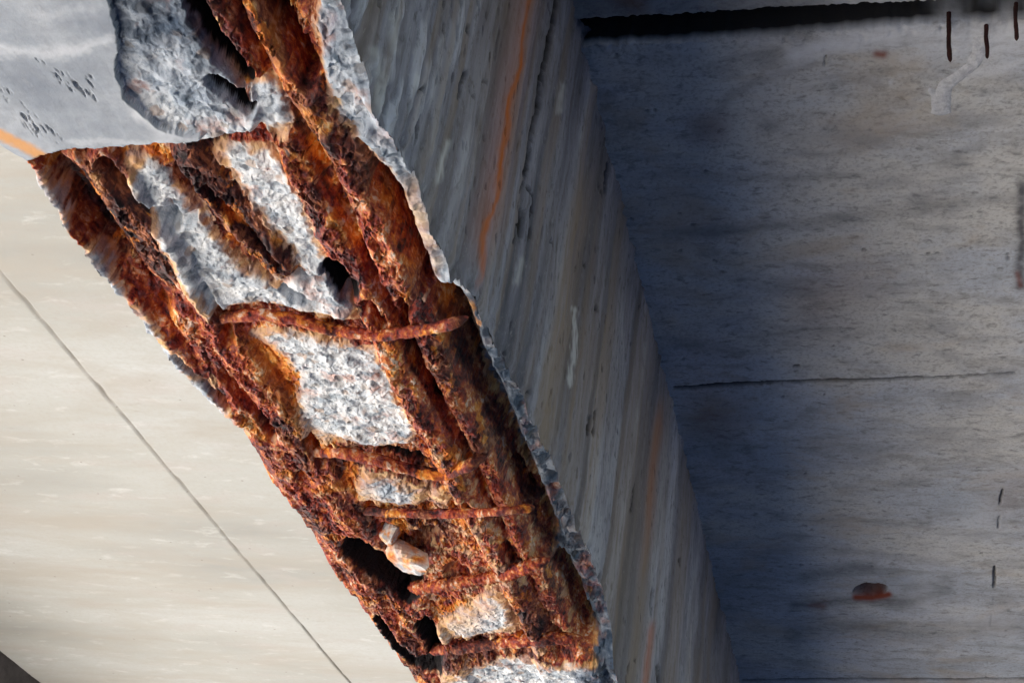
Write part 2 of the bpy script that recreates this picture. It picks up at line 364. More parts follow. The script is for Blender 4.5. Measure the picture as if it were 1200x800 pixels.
CAV = [  # (stroke, half width px, extra depth m)
    ([(205, -60), (232, 0), (252, 38), (290, 86)], 14, .11), ([(290, -50), (316, 0), (338, 50), (362, 92)], 13, .065),
    ([(84, 205), (108, 246), (134, 284), (164, 322), (190, 350)], 28, .018), ([(122, 186), (150, 222), (176, 246), (205, 262)], 9, .035),
    ([(196, 240), (214, 258), (228, 257)], 5, .03), ([(250, 84), (268, 100), (294, 122)], 8, .08),
    ([(448, 218), (472, 270), (498, 332)], 16, .055), ([(392, 318), (402, 332), (408, 338)], 17, .09),
    ([(472, 348), (478, 392)], 6, .05), ([(430, 352), (448, 380)], 7, .04), ([(482, 412), (500, 448), (516, 476)], 7, .035),
    ([(528, 352), (552, 420), (584, 490), (612, 560), (640, 630)], 24, .05), ([(655, 660), (674, 700), (690, 740)], 17, .05),
    ([(446, 540), (472, 544), (500, 552)], 6.5, .08), ([(360, 514), (378, 540)], 6, .04), ([(414, 640), (432, 654), (452, 670), (480, 692)], 17, .16), ([(490, 640), (506, 636)], 10, .06),
    ([(526, 676), (544, 680)], 7, .05), ([(498, 732), (508, 748), (512, 762)], 12, .11), ([(444, 726), (462, 752), (484, 772), (512, 778)], 9, .08), ([(545, 588), (552, 600)], 6, .05),
    ([(240, 216), (285, 262), (330, 310)], 6, .02), ([(205, 408), (236, 440), (268, 470)], 5, .03), ([(262, 432), (300, 480), (320, 506)], 6, .025), ([(236, 330), (262, 372), (270, 394)], 7, .03), ([(330, 342), (352, 352), (372, 360)], 4, .03),
    ([(402, 352), (430, 366)], 4, .03), ([(300, 318), (340, 326), (362, 334)], 4, .03), ([(600, 560), (620, 600)], 8, .03), ([(590, 640), (600, 660)], 7, .03), ([(480, 360), (500, 340)], 5, .02),
]
W = lambda a: poly(a)
conc = np.maximum.reduce([W(a) for a in (A_BROKEN, A_CHUNK, A_RIMT, A_RIML, A_P1, A_P2, A_P3, A_P4, A_P4B, A_P4C, A_P5, A_P6, A_P7, A_RIMR)])
intact = W(A_INTACT)
for pts, r in ((BAR_D, 20), (BAR_A, 17), (BAR_B, 18)):
    conc = conc*(1-(line(pts, r*1.25) > .05)*(1-W(A_CHUNK))*(W(A_P6) < .5))
for pts, r in ST: conc = conc*(1-(line(pts, r*1.7) > .05))
# relief
D = np.full(gx.shape, .036, F32)
D = np.where(conc > .5, .021, D)
D = np.where(W(A_BROKEN) > .5, .011, D); D = np.where(W(A_P3) > .5, .026, D); D = np.where(W(A_P6) > .5, .016, D); D = np.where(W(A_P2) > .5, .024, D)
D = np.where(W(A_RIML) > .5, .014, D); D = np.where(W(A_RIMR) > .5, .020, D)
D = blur(D, 4.0)
BQ = np.stack([1-np.clip(line(p, r*2.), 0, 1) for p, r in BARS])*2.      # distance from each bar axis in radii
BID = np.argmin(BQ, 0).astype(F32); BMIN = BQ.min(0)
D = D-.025*np.sqrt(np.clip(1-BMIN**2, 0, 1))*(W(A_CHUNK) < .5)
D = blur(D, 1.0)
for pts, w, d in CAV: D = D+(d if d < .07 else .042+.3*(d-.07))*np.minimum(1, 1.5*line(pts, w))**1.3
D = blur(D, 1.6)
INT = blur(intact, 1.7)
R_RUST = blur(1-conc, 4.5)
R_VOID = np.zeros(gx.shape, F32)  # mask for the painted darkness inside deep holes
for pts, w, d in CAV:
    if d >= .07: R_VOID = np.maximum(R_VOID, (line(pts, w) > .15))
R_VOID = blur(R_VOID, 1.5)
R_OR = np.zeros(gx.shape, F32)
for pts, a in ORANGES: R_OR = np.maximum(R_OR, a*W(pts))
R_LOW = blur(W([(380, 540), (560, 550), (640, 620), (690, 760), (520, 780), (440, 640)]), 20)
R_ST = blur(R_OR, 9); R_OR = blur(R_OR, 3.5); R_OR = np.maximum(R_OR, blur(W([(180, 380), (300, 400), (420, 540), (560, 570), (660, 600), (700, 760), (480, 790), (300, 560)]), 25)*.10)
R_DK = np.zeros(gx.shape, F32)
for pts, a in RECESS_SHADE: R_DK = np.maximum(R_DK, a*W(pts))
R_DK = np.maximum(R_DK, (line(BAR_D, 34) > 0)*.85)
R_DK = np.maximum(R_DK, W([(520, 340), (570, 350), (650, 640), (540, 420)])*1.15); R_DK = np.maximum(R_DK, W([(590, 690), (640, 690), (655, 745), (610, 745)])*.7)  # shade in the hollow right of the bar, put into the rust colour
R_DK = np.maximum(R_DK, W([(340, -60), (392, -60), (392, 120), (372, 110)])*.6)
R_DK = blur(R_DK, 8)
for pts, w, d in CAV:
    if d >= .07: R_DK = np.maximum(R_DK, blur((line(pts, w*1.1) > .25).astype(F32), 2))  # deep holes painted dark as well, for their missing light
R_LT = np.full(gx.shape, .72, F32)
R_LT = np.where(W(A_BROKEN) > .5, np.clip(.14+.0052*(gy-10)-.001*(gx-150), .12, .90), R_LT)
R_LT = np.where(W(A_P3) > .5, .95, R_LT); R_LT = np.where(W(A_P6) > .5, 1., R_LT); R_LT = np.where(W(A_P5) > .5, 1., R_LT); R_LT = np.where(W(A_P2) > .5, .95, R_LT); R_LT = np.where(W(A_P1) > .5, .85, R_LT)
R_LT = np.where(W(A_RIMR) > .5, .06, R_LT); R_LT = np.where(W(A_RIMT) > .5, .5, R_LT); R_LT = np.where(W(A_RIML) > .5, .55, R_LT)  # right rim set very dark: its shade is painted into the tone
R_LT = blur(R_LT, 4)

# ---- rows shared by the soffit and the side faces
yF = np.arange(.95, 3.25, .0016); yB = np.concatenate([np.linspace(-3, .93, 40)**1, yF, np.linspace(3.27, 3.7, 60)])
NY = len(yB)
# broken edge on the right face
RIM = np.array([(360, -160), (384, -40), (398, 0), (412, 40), (428, 90), (438, 140), (458, 168), (484, 203), (496, 240), (508, 280), (530, 325), (554, 343), (568, 380), (590, 420), (608, 455), (624, 500), (644, 530), (657, 570), (672, 610), (690, 650), (706, 690), (716, 730), (718, 762), (720, 800), (735, 860), (752, 920)], float)
h = hit_x(RIM[:, 0], RIM[:, 1], XR)
zr = np.interp(yB, h[:, 1], h[:, 2], left=1.0, right=1.02)
act = sstep(.8, 1.0, yB)*(1-sstep(3.3, 3.6, yB))
zr_s = 1+np.maximum(zr-1, .004)*act
zr = 1+(np.maximum(zr-1, .004)+.016*fbm(yB*22, yB*0+3.3, oct=2, seed=3)+.008*fbm(yB*75, yB*0+1.3, oct=4, seed=5, gain=.65)+.006*np.abs(fbm(yB*170, yB*0+.7, oct=3, seed=8)))*act
zr = np.maximum(zr, 1.0)
# broken edge on the left
LEF = np.array([(-60, 60), (-4, 160), (0, 163), (36, 184), (46, 212), (62, 240), (80, 272), (100, 298), (128, 332), (150, 358), (168, 378), (190, 408), (215, 440), (248, 472), (288, 506), (306, 532), (322, 566), (345, 594), (372, 628), (384, 652), (396, 676), (424, 706), (446, 740), (466, 766), (488, 794), (530, 860), (580, 930)], float)
dl_k = np.interp(np.arange(len(LEF)), [0, 2, 4, 9, 16, 26], [0, 0, .006, .007, .016, .02])
hl = hit_z(LEF[:, 0], LEF[:, 1], 1.0+dl_k)
xl = np.interp(yB, hl[:, 1], hl[:, 0], left=XL, right=XL); dl = np.interp(yB, hl[:, 1], dl_k, left=0, right=0)*(1-sstep(3.3, 3.6, yB))
lact = sstep(1.30, 1.36, yB)*(1-sstep(3.3, 3.6, yB))
xl = XL+(xl-XL)*(.2+.8*lact)+lact*(.012*fbm(yB*26, yB*0+8, oct=3, seed=13)+.010*fbm(yB*95, yB*0+4, oct=3, seed=17))
xl = np.maximum(xl, XL+.0005)
NU = 420
u = np.linspace(0, 1, NU)
Xs = xl[:, None]+(XR-xl)[:, None]*u[None, :]
Ys = np.repeat(yB[:, None], NU, 1)
ub = sstep(.62, 1., u)[None, :]
ZBASE = 1.022+(np.maximum(zr_s, 1.022)-1.022)[:, None]*ub
px, py = proj(np.stack([Xs, Ys, ZBASE], -1)); px1, py1 = proj(np.stack([Xs, Ys, np.ones_like(Xs)], -1))
# detail
gxw = 6*fbm(Xs*28, Ys*28, oct=3, seed=21); gyw = 6*fbm(Xs*28+9, Ys*28, oct=3, seed=22)
lw = (fbm(Xs*24, Ys*24, oct=3, seed=25)*9+2.5*fbm(Xs*110, Ys*110, oct=3, seed=23))*sstep(168, 140, py1)+2*fbm(Xs*60, Ys*60, oct=3, seed=20)
inta = sstep(.3, .7, samp(INT, px1+lw, py1+lw))
Z3 = 1+np.maximum(samp(D, px+gxw*.6, py+gyw*.6)+ZBASE-1.022, 0)*act[:, None]*(1-inta)
wx = 7*fbm(Xs*28, Ys*28, Z3*28, oct=4, seed=21)+3.5*fbm(Xs*150, Ys*150, Z3*150, oct=3, seed=27); wy = 7*fbm(Xs*28+9, Ys*28, Z3*28, oct=4, seed=22)+3.5*fbm(Xs*150, Ys*150+4, Z3*150, oct=3, seed=28)
rust = samp(R_RUST, px+wx, py+wy); rust = sstep(.56, .76, rust+.46*fbm(Xs*48, Ys*34, Z3*48, oct=5, seed=31, gain=.6))
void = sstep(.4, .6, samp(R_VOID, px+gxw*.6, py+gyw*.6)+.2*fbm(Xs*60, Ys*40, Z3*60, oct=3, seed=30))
void = np.maximum(void, .8*(1-sstep(.0, .05, q2-q1))*(qid > .5)*(fbm(Xs*20, Ys*14, Z3*20, oct=2, seed=59) > -.1)) if False else void
gr = sstep(.0, .08, fbm(Xs*34, Ys*26, Z3*34, oct=5, seed=67, gain=.62)-.34+.27*samp(R_LOW, px, py))*(samp(R_DK, px, py) < .5); rust = rust*(1-.9*gr)
orange = np.clip(sstep(.25, .75, samp(R_OR, px+wx, py+wy)+.3*fbm(Xs*55, Ys*38, Z3*55, oct=4, seed=33))*1.0, 0, 1)
stain = np.clip(samp(R_ST, px+wx, py+wy)*1.1-.2+.25*fbm(Xs*40, Ys*40, Z3*40, oct=4, seed=34), 0, 1)*.8
# a thin rust fringe where steel meets concrete
fr = samp(blur(1-conc, 12), px+wx, py+wy); stain = np.maximum(stain, .9*sstep(.30, .52, fr+.35*fbm(Xs*40, Ys*40, Z3*40, oct=4, seed=36)))*(1-.8*samp(blur(W(A_BROKEN), 5), px, py))
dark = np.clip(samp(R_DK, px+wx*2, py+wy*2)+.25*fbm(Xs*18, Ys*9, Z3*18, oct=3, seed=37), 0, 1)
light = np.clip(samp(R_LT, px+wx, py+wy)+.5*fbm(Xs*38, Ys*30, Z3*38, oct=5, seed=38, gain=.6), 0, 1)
f1, f2, cid = worley(Xs*85+2*fbm(Xs*60, Ys*60, oct=2, seed=41), Ys*62+2*fbm(Xs*60, Ys*60, oct=2, seed=42), seed=43)
g1, g2, gid = worley(Xs*210, Ys*170, seed=44)
e1, e2, eid = worley(Xs*36+1.2*fbm(Xs*40, Ys*40, oct=2, seed=47), Ys*30+1.2*fbm(Xs*40, Ys*40, oct=2, seed=48), seed=49)
dc = .007*(eid-.5)*sstep(0, .3, e2-e1)+.009*fbm(Xs*30, Ys*30, oct=5, seed=45, gain=.62)+.0012*(.5-f1)*(cid > .6)+.0006*(.5-g1)+.0007*fbm(Xs*330, Ys*330, oct=2, seed=46)
n = fbm(Xs*46+.6*noise(Xs*20, Ys*20, seed=50), Ys*11+.5*noise(Xs*14, Ys*14, seed=52), oct=5, seed=51, gain=.55)
ter = np.floor(n*5)/5+.2*sstep(.55, .95, n*5-np.floor(n*5))       # laminated scale
q1, q2, qid = worley(Xs*58+1.6*fbm(Xs*45, Ys*45, oct=3, seed=53), Ys*16+1.2*fbm(Xs*45, Ys*45, oct=3, seed=54), seed=55)
crk = (1-sstep(.0, .09, q2-q1))*(qid > .25)
dr = .010*fbm(Xs*24, Ys*9, oct=3, seed=58)+.013*ter+.0035*fbm(Xs*75, Ys*40, oct=4, seed=56, gain=.6, ridged=True)+.0013*fbm(Xs*280, Ys*120, oct=3, seed=57)+.009*(qid-.5)*sstep(0, .12, q2-q1)+.014*crk
rg_ = sstep(.25, .75, samp(blur(1-conc, 4), px+gxw, py+gyw)); fine = rg_*dr+(1-rg_)*dc
edge = np.minimum(sstep(0, .05, u), 1-sstep(.94, 1, u))[None, :]*.75+.25
zt = 1+np.maximum(samp(D, px+gxw*.6, py+gyw*.6)+ZBASE-1.022, 0)*act[:, None]*(1-inta)
gz_ = np.hypot(np.gradient(zt, axis=1)/np.maximum((XR-xl)/(NU-1), 1e-4)[:, None], np.gradient(zt, axis=0)/np.gradient(yB)[:, None])
fine = fine/(1+(gz_/1.3)**2)
rimz = sstep(.86, .97, u)[None, :]*(.45+.55*(Ys > 1.68))*(Ys > 1.0)
fine = fine+rimz*(.020*fbm(Xs*34, Ys*26, oct=5, seed=161, gain=.6)+.012*(eid-.5)*sstep(0, .2, e2-e1))
rust = np.where(rimz > 0, np.clip(rust+rimz*1.6*(fbm(Xs*24, Ys*14, oct=4, seed=162)-.12), 0, 1), rust)
fine = fine*(1-inta)*act[:, None]*(1-.15*sstep(1.0, .6, samp(BMIN, px+gxw*.6, py+gyw*.6)))
scar = np.zeros_like(Xs); whi = np.zeros_like(Xs)
SC = blur(np.maximum.reduce([line([(43, 70), (50, 77)], 3), line([(66, 85), (72, 93), (90, 104), (104, 108), (112, 118)], 3.2), line([(98, 92), (106, 96), (116, 108)], 2.6), line([(28, 132), (36, 142), (46, 158)], 3.2), line([(54, 150), (62, 160), (72, 164)], 2.6), line([(18, 125), (26, 130)], 2), line([(0, 105), (8, 116)], 2.4), line([(140, 112), (160, 126)], 2)]), .7)
WH = blur(np.maximum.reduce([line([(-40, 58), (30, 60), (60, 62), (100, 58), (128, 48)], 10), line([(160, 134), (190, 150), (240, 160)], 12)*1.2, line([(40, 20), (110, 10)], 8)*.5, line([(84, 166), (150, 168), (240, 162)], 5)]), 2)
pp, qq = (px1*.62+py1*.78)/24, (px1*.78-py1*.62)/3.4
scar = sstep(.03, .4, fbm(pp+.3*noise(Xs*50, Ys*50, seed=24), qq, oct=4, seed=26, gain=.6))*sstep(.05, .5, samp(blur(SC, 4)*2.2, px1+wx*.8, py1+wy*.8)+.12*noise(pp*.3, qq*.1, seed=29))*inta
ostain = .8*sstep(.15, .8, .25*fbm(Xs*50, Ys*50, oct=4, seed=19)+samp(blur(line([(-40, 138), (0, 158), (24, 170), (50, 184)], 11), 1.5), px1+wx*.6, py1+wy*.6))*inta
whi = np.clip(samp(WH, px1+wx*1.4, py1+wy*1.4), 0, 1)*.45*inta
zt += inta*(.0012*fbm(Xs*14, Ys*14, oct=4, seed=61)+.004*scar)
# meet the broken edges of both faces
tr = sstep(.955, 1., u)[None, :]; zt = zt*(1-tr)+zr[:, None]*tr
tl = (1-sstep(0, .04, u))[None, :]; zt = zt*(1-tl)+(1+dl)[:, None]*tl
zt += fine*edge
Z = np.maximum(zt, .992)
# sideways roughness so the broken faces are not a pure height sheet
Xs2 = Xs+(.004*fbm(Xs*90, Ys*90, oct=3, seed=63))*(1-inta)*act[:, None]*edge*(u > 0)*(u < 1)
# broken arris on the left, up to the left face
NC = 8
cz = []
zl = 1+dl+np.abs(xl-XL)*1.3+.004
for k in range(NC):
    s = k/NC
    xx = XL+(xl-XL)*s; zz = zl+(1+dl-zl)*s
    r = .006*fbm(yB*70, yB*0+k*.35, oct=3, seed=65)*lact*(0 if k == 0 else 1)
    cz.append(np.stack([xx-r*.5, yB, zz+r], -1))
VL = np.stack(cz, 1)
V = np.concatenate([VL, np.stack([Xs2, Ys, Z], -1)], 1)
NX = V.shape[1]
def ext(a, first=None): return np.concatenate([np.repeat(a[:, :1], NC, 1) if first is None else np.full((NY, NC), first), a], 1)
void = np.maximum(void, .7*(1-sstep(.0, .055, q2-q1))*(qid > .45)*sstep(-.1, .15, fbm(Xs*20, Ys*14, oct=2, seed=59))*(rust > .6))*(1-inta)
bm_ = samp(BMIN, px+gxw*.6, py+gyw*.6); barm = sstep(1.05, .75, bm_)
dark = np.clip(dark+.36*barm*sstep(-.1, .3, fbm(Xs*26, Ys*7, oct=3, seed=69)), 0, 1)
orange = np.clip(np.maximum(orange*(1-.6*barm), .9*sstep(.0, .12, fbm(Xs*30, Ys*18, oct=5, seed=160, gain=.6)-.12)*(1-barm)*(bm_ < 1.9)), 0, 1)
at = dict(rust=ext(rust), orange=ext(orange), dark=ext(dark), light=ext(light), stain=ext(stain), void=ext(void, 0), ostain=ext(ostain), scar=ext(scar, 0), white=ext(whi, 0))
Fq = grid_faces(NY, NX, flip=True)
iv = ext(inta).ravel(); fi = iv[Fq].mean(1) > .5
bq = ext(samp(BMIN, px+gxw*.6, py+gyw*.6)+.25*fbm(Xs*50, Ys*30, oct=3, seed=66)+2*(rust < .4), 9).ravel()[Fq].mean(1)
ju = np.clip(((px+gxw*.6-RX0)*RS).astype(int), 0, RW-1); jv = np.clip(((py+gyw*.6-RY0)*RS).astype(int), 0, RH-1)
bi = ext(BID[jv, ju], 99).ravel()[Fq[:, 0]]
free = ~fi
for k in range(len(BARS)):
    m = (~fi) & (bq < 1.02) & (bi == k); free &= ~m
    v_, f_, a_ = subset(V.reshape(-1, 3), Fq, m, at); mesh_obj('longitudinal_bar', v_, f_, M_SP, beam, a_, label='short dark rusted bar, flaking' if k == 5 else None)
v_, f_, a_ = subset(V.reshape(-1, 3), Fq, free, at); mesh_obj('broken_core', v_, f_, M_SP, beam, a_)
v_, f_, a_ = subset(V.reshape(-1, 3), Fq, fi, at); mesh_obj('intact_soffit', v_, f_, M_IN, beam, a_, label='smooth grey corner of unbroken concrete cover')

# ---- right face
ySd = np.concatenate([yB, np.arange(3.71, 6.6, .006), np.linspace(6.7, 14, 30)])
zrS = np.concatenate([zr, np.full(len(ySd)-NY, 1.0)])
NW = 200
w = np.linspace(0, 1, NW)**.9
Zs = zrS[:, None]+(ZD+.03-zrS)[:, None]*w[None, :]
Yg = np.repeat(ySd[:, None], NW, 1)
px, py = proj(np.stack([np.full(Zs.shape, XR), Yg, Zs], -1))
sx = 1110+(px-1110)/(py+2695)*3095           # which rundown line a point lies on
sx = np.where(ySd[:, None] > .6, sx, 0)
sw = sx+3*noise(Yg*3, Zs*6, seed=70)
def band(c, wd): return np.exp(-((sw-c)/wd)**2)
n_a = fbm(sw/30, Zs*.8, oct=2, seed=71); n_b = fbm(sw/11, Zs*1.6, oct=3, seed=72, gain=.6); n_c = fbm(sw/3.2, Zs*7, oct=3, seed=73)
blot = fbm(Yg*9, Zs*6, oct=5, seed=68, gain=.6)
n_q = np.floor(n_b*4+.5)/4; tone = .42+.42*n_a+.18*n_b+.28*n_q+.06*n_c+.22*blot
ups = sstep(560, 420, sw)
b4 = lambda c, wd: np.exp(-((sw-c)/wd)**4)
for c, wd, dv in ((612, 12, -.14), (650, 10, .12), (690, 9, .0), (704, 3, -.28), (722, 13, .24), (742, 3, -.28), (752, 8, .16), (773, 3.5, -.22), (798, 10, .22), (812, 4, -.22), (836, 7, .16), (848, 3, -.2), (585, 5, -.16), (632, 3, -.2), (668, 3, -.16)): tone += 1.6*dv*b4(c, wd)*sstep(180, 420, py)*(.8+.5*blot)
f1, f2, cid = worley(sw/14+.4*noise(Yg*30, Zs*30, seed=74), Zs*7, seed=75)
flake = ups*sstep(.55, .3, f1)*(cid > .35)
tone += .42*flake
tan = .55*band(660, 16)*sstep(150, 260, py)+.75*band(782, 7)*sstep(440, 520, py)+.5*band(705, 14)*sstep(330, 420, py)*(.6+.6*n_b)+.45*b4(822, 8)+.35*b4(690, 9)*sstep(250, 400, py)+.3*b4(765, 6)+.45*sstep(.05, .3, fbm(sw/17, Zs*.5, oct=2, seed=88))+.30*band(528, 22)*sstep(200, 0, py)+.25*band(500, 30)
tan = np.clip(tan*(.8+.5*n_c), 0, .8)
rs = .8*band(548+7*noise(Yg*0, py/50, seed=77)+2*noise(Yg*0, py/14, seed=76), 3.8+3*noise(Yg*0, py/45, seed=78))*sstep(-200, -40, py)*(1-sstep(310, 350, py))*(.8+.35*noise(sw/5, py/40, seed=79))
rs += .35*band(545, 16)*(1-sstep(250, 330, py))
rs += .35*band(782, 5)*sstep(455, 500, py)*(1-sstep(560, 700, py))+.55*band(797, 3.5)*sstep(720, 740, py)
rs += .5*band(711, 6)*sstep(110, 150, py)*(1-sstep(160, 240, py))
rs = np.clip(rs, 0, 1)
def sheet(strokes): return blur(np.maximum.reduce([line(p, wd)*a for p, wd, a in strokes]), .6)
CK = sheet([([(655, -30), (654, 0), (648, 30), (640, 70), (634, 100), (632, 125)], 4.5, 1), ([(632, 125), (624, 150), (620, 180), (616, 205)], 4.2, 1), ([(614, 214), (610, 226)], 3, .9), ([(618, 220), (626, 232), (622, 254)], 3, .9), ([(611, 248), (612, 276)], 5, 1), ([(606, 262), (603, 285)], 2.5, .8), ([(622, 268), (621, 280)], 3, .9),
            ([(545, 86), (540, 98), (538, 112)], 5, 1), ([(550, 102), (555, 116)], 2, .7), ([(714, 192), (709, 225)], 3, 1), ([(691, 490), (689, 508)], 4, .9), ([(698, 482), (696, 508)], 3.5, .9), ([(712, 490), (714, 506)], 4, .5),
            ([(492, 106), (491, 110)], 3, .8), ([(521, 4), (522, 9)], 3, .9), ([(548, 32), (549, 38)], 3, .9), ([(533, 44), (533, 48)], 3, .7), ([(566, 96), (570, 98)], 3, .7), ([(569, 160), (570, 166)], 3, .7), ([(699, 360), (700, 364)], 4, .8), ([(685, 308), (686, 312)], 4, .7), ([(745, 568), (741, 600)], 3, .7), ([(764, 690), (762, 720)], 3, .7), ([(738, 775), (734, 800)], 3, .7), ([(796, 655), (797, 662)], 3, .8), ([(770, 780), (772, 800)], 4, .6)])
WT = sheet([([(525, 168), (518, 190), (514, 212)], 5, 1), ([(674, 362), (674, 410), (668, 450)], 3.5, 1), ([(440, 60), (446, 90)], 8, .5), ([(660, 100), (655, 130)], 5, .6), ([(612, 305), (606, 330)], 6, .5), ([(486, 90), (484, 100)], 5, .7), ([(446, 100), (444, 130)], 6, .6), ([(460, 20), (462, 60)], 8, .5)])
jx, jy = 2.2*noise(Yg*60, Zs*60, seed=81), 2.2*noise(Yg*60+5, Zs*60, seed=82)
crack = sstep(.25, .6, samp(CK, px+jx, py+jy)); white = np.clip(samp(WT, px+jx*1.5, py+jy*1.5)*.9, 0, .6)
pit = (noise(Yg*70, Zs*42, seed=83) > .56)*(noise(Yg*9, Zs*9, seed=84) > -.1)
crack = np.maximum(crack, pit*.75)
arr = np.exp(-(ZD-Zs)/.02); rel = arr*.014*fbm(Yg*26, Zs*20, oct=4, seed=69)+.0035*n_a+.0028*n_b+.0012*n_c+.003*flake-.009*crack-.002*fbm(Yg*40, Zs*25, oct=3, seed=85)
nearrim = np.exp(-(Zs-zrS[:, None])/.035)*np.concatenate([act, np.zeros(len(ySd)-NY)])[:, None]
rel -= nearrim*np.abs(.016*fbm(Yg*45, Zs*45, oct=4, seed=86)+.004)*(w > 0)
tone += nearrim*.25*fbm(Yg*60, Zs*60, oct=3, seed=87)
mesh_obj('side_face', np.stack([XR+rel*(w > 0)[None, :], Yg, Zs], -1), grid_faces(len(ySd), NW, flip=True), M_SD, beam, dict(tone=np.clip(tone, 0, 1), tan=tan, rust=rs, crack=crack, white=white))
# ---- left face and the unbroken rest of the beam
zlS = np.concatenate([zl, np.full(20, 1.004)]); yLf = np.concatenate([yB, np.linspace(3.75, 14, 20)])
Vl = np.stack([np.stack([np.full(len(yLf), XL), yLf, zlS+(ZD+.03-zlS)*s], -1) for s in np.linspace(0, 1, 4)], 1)
mesh_obj('left_face', Vl, grid_faces(len(yLf), 4), M_BODY, beam)
bv, bf = box(XL, XR, 3.7, 14, 1.0, 1.25); mesh_obj('far_soffit', bv, bf, M_BODY, beam, smooth=False)
bv, bf = box(XL+.08, XR-.08, -14, 40, 1.26, ZD+.03); mesh_obj('beam_core', bv, bf, M_BODY, beam, smooth=False)

# ---- bars
def tube(name, pts, rpx, depth, parent, dark=0., rib=0., flake=.22, label=None, step=.0022, seg=64, seed=0, taper=True):
    pts = np.asarray(pts, float)
    dep = np.broadcast_to(np.asarray(depth, float), (len(pts),))
    P = hit_z(pts[:, 0], pts[:, 1], 1.0+dep)
    rad = np.broadcast_to(np.asarray(rpx, float), (len(pts),))*(P@M)[:, 2]/FOC
    P[:, 2] += rad*.75                                    # what was measured is the lit underside
    L = np.concatenate([[0], np.cumsum(np.linalg.norm(np.diff(P, axis=0), axis=1))])
    n = max(12, int(L[-1]/step)); s = np.linspace(0, L[-1], n)
    C = np.stack([np.interp(s, L, P[:, k]) for k in range(3)], -1)
    for _ in range(int(.02/step)):
        C[1:-1] = .25*C[:-2]+.5*C[1:-1]+.25*C[2:]
    r = np.interp(s, L, rad)
    T = np.gradient(C, axis=0); T /= np.linalg.norm(T, axis=1)[:, None]
    up = np.array([0, 0, 1.]); A = np.cross(T, up); A /= np.linalg.norm(A, axis=1)[:, None]; B = np.cross(A, T)
    th = np.linspace(0, 2*math.pi, seg, endpoint=False)
    a, b = np.cos(th), np.sin(th)
    N = A[:, None, :]*a[None, :, None]+B[:, None, :]*b[None, :, None]
    Q = C[:, None, :]+N*r[:, None, None]
    q = np.stack([Q[..., 0], Q[..., 1], Q[..., 2]], -1)
    wq = .5*fbm(q[..., 0]*40, q[..., 1]*40, q[..., 2]*40, oct=3, seed=seed+105)
    n1 = fbm(q[..., 0]*52+wq, q[..., 1]*13+wq, q[..., 2]*52, oct=4, seed=seed+100, gain=.6)
    ter = 1.5*np.floor(n1*4)/4+.5*n1
    n2 = fbm(q[..., 0]*130, q[..., 1]*60, q[..., 2]*130, oct=3, seed=seed+110)+.8*fbm(q[..., 0]*70, q[..., 1]*26, q[..., 2]*70, oct=3, seed=seed+115, ridged=True)-.4
    low = noise(s*9, s*0+seed, seed=seed+120)[:, None]
    k = 1+flake*(.9*ter+.7*n2+.5*low)
    if rib: k = k+rib*(np.maximum(0, np.cos(2*math.pi*(s[:, None]/.0105+th[None, :]/(2*math.pi)))) ** 3-.3)
    if taper:
        e = np.minimum(s, s[-1]-s)/(2.*r); k = k*np.sqrt(np.clip(e, .02, 1))[:, None]
    Q = C[:, None, :]+N*(r[:, None]*k)[..., None]
    i = np.arange(n*seg).reshape(n, seg); j = np.roll(i, -1, 1)
    f = np.stack([i[:-1], j[:-1], j[1:], i[1:]], -1).reshape(-1, 4)
    dk = np.clip(dark+.35*fbm(q[..., 0]*14, q[..., 1]*7, q[..., 2]*14, oct=3, seed=seed+130), 0, 1)
    return mesh_obj(name, Q, f[:, ::-1], M_BAR, parent, dict(dark=dk), label=label)

for k, (p, r) in enumerate(ST):
    tube('stirrup', p, r*.88, .016+.002*np.sin(np.arange(len(p))*2.1+k)+.016*np.eye(len(p))[0]+.016*np.eye(len(p))[-1], beam, dark=.15, rib=.22 if k == 3 else .05, flake=.20, seed=10+k, seg=40, step=.002)

# ---- a loose stone in the big hole
def stone(name, cx, cy, rpx, depth, parent, seed, flat=.8, sx=1., mat=M_SP, at=None):
    c = hit_z(np.array([cx]), np.array([cy]), 1+depth)[0]; r = rpx*(c@M)[2]/FOC
    nu, nv = 26, 16
    th, ph = np.meshgrid(np.linspace(0, 2*math.pi, nu, endpoint=False), np.linspace(.02, math.pi-.02, nv))
    n = np.stack([np.sin(ph)*np.cos(th), np.sin(ph)*np.sin(th), np.cos(ph)], -1)
    rg = np.random.default_rng(seed); k = np.full(th.shape, 1.25)
    for _ in range(10):
        d = rg.normal(size=3); d /= np.linalg.norm(d); k = np.minimum(k, (.55+.3*rg.random())/np.maximum(n@d, .05))
    k = k+.05*fbm(n[..., 0]*3, n[..., 1]*3, n[..., 2]*3, oct=4, seed=seed)
    Q = c+n*(r*k)[..., None]*np.array([sx, 1.25, flat])
    i = np.arange(nu*nv).reshape(nv, nu); j = np.roll(i, -1, 1)
    f = np.stack([i[:-1], j[:-1], j[1:], i[1:]], -1).reshape(-1, 4)
    m = fbm(n[..., 0]*2, n[..., 1]*2, n[..., 2]*2, oct=3, seed=seed+3)
    one = np.ones(th.shape)
    return mesh_obj(name, Q, f[:, ::-1], mat, parent, smooth=False, attrs=dict(rust=sstep(.0, .4, m), orange=one*.9, dark=one*0, light=one*.9, stain=np.clip(.45+m, 0, 1), void=one*0))
stone('broken_stone', 482, 655, 25, .014, beam, 3)
stone('broken_stone', 455, 628, 15, .026, beam, 5)

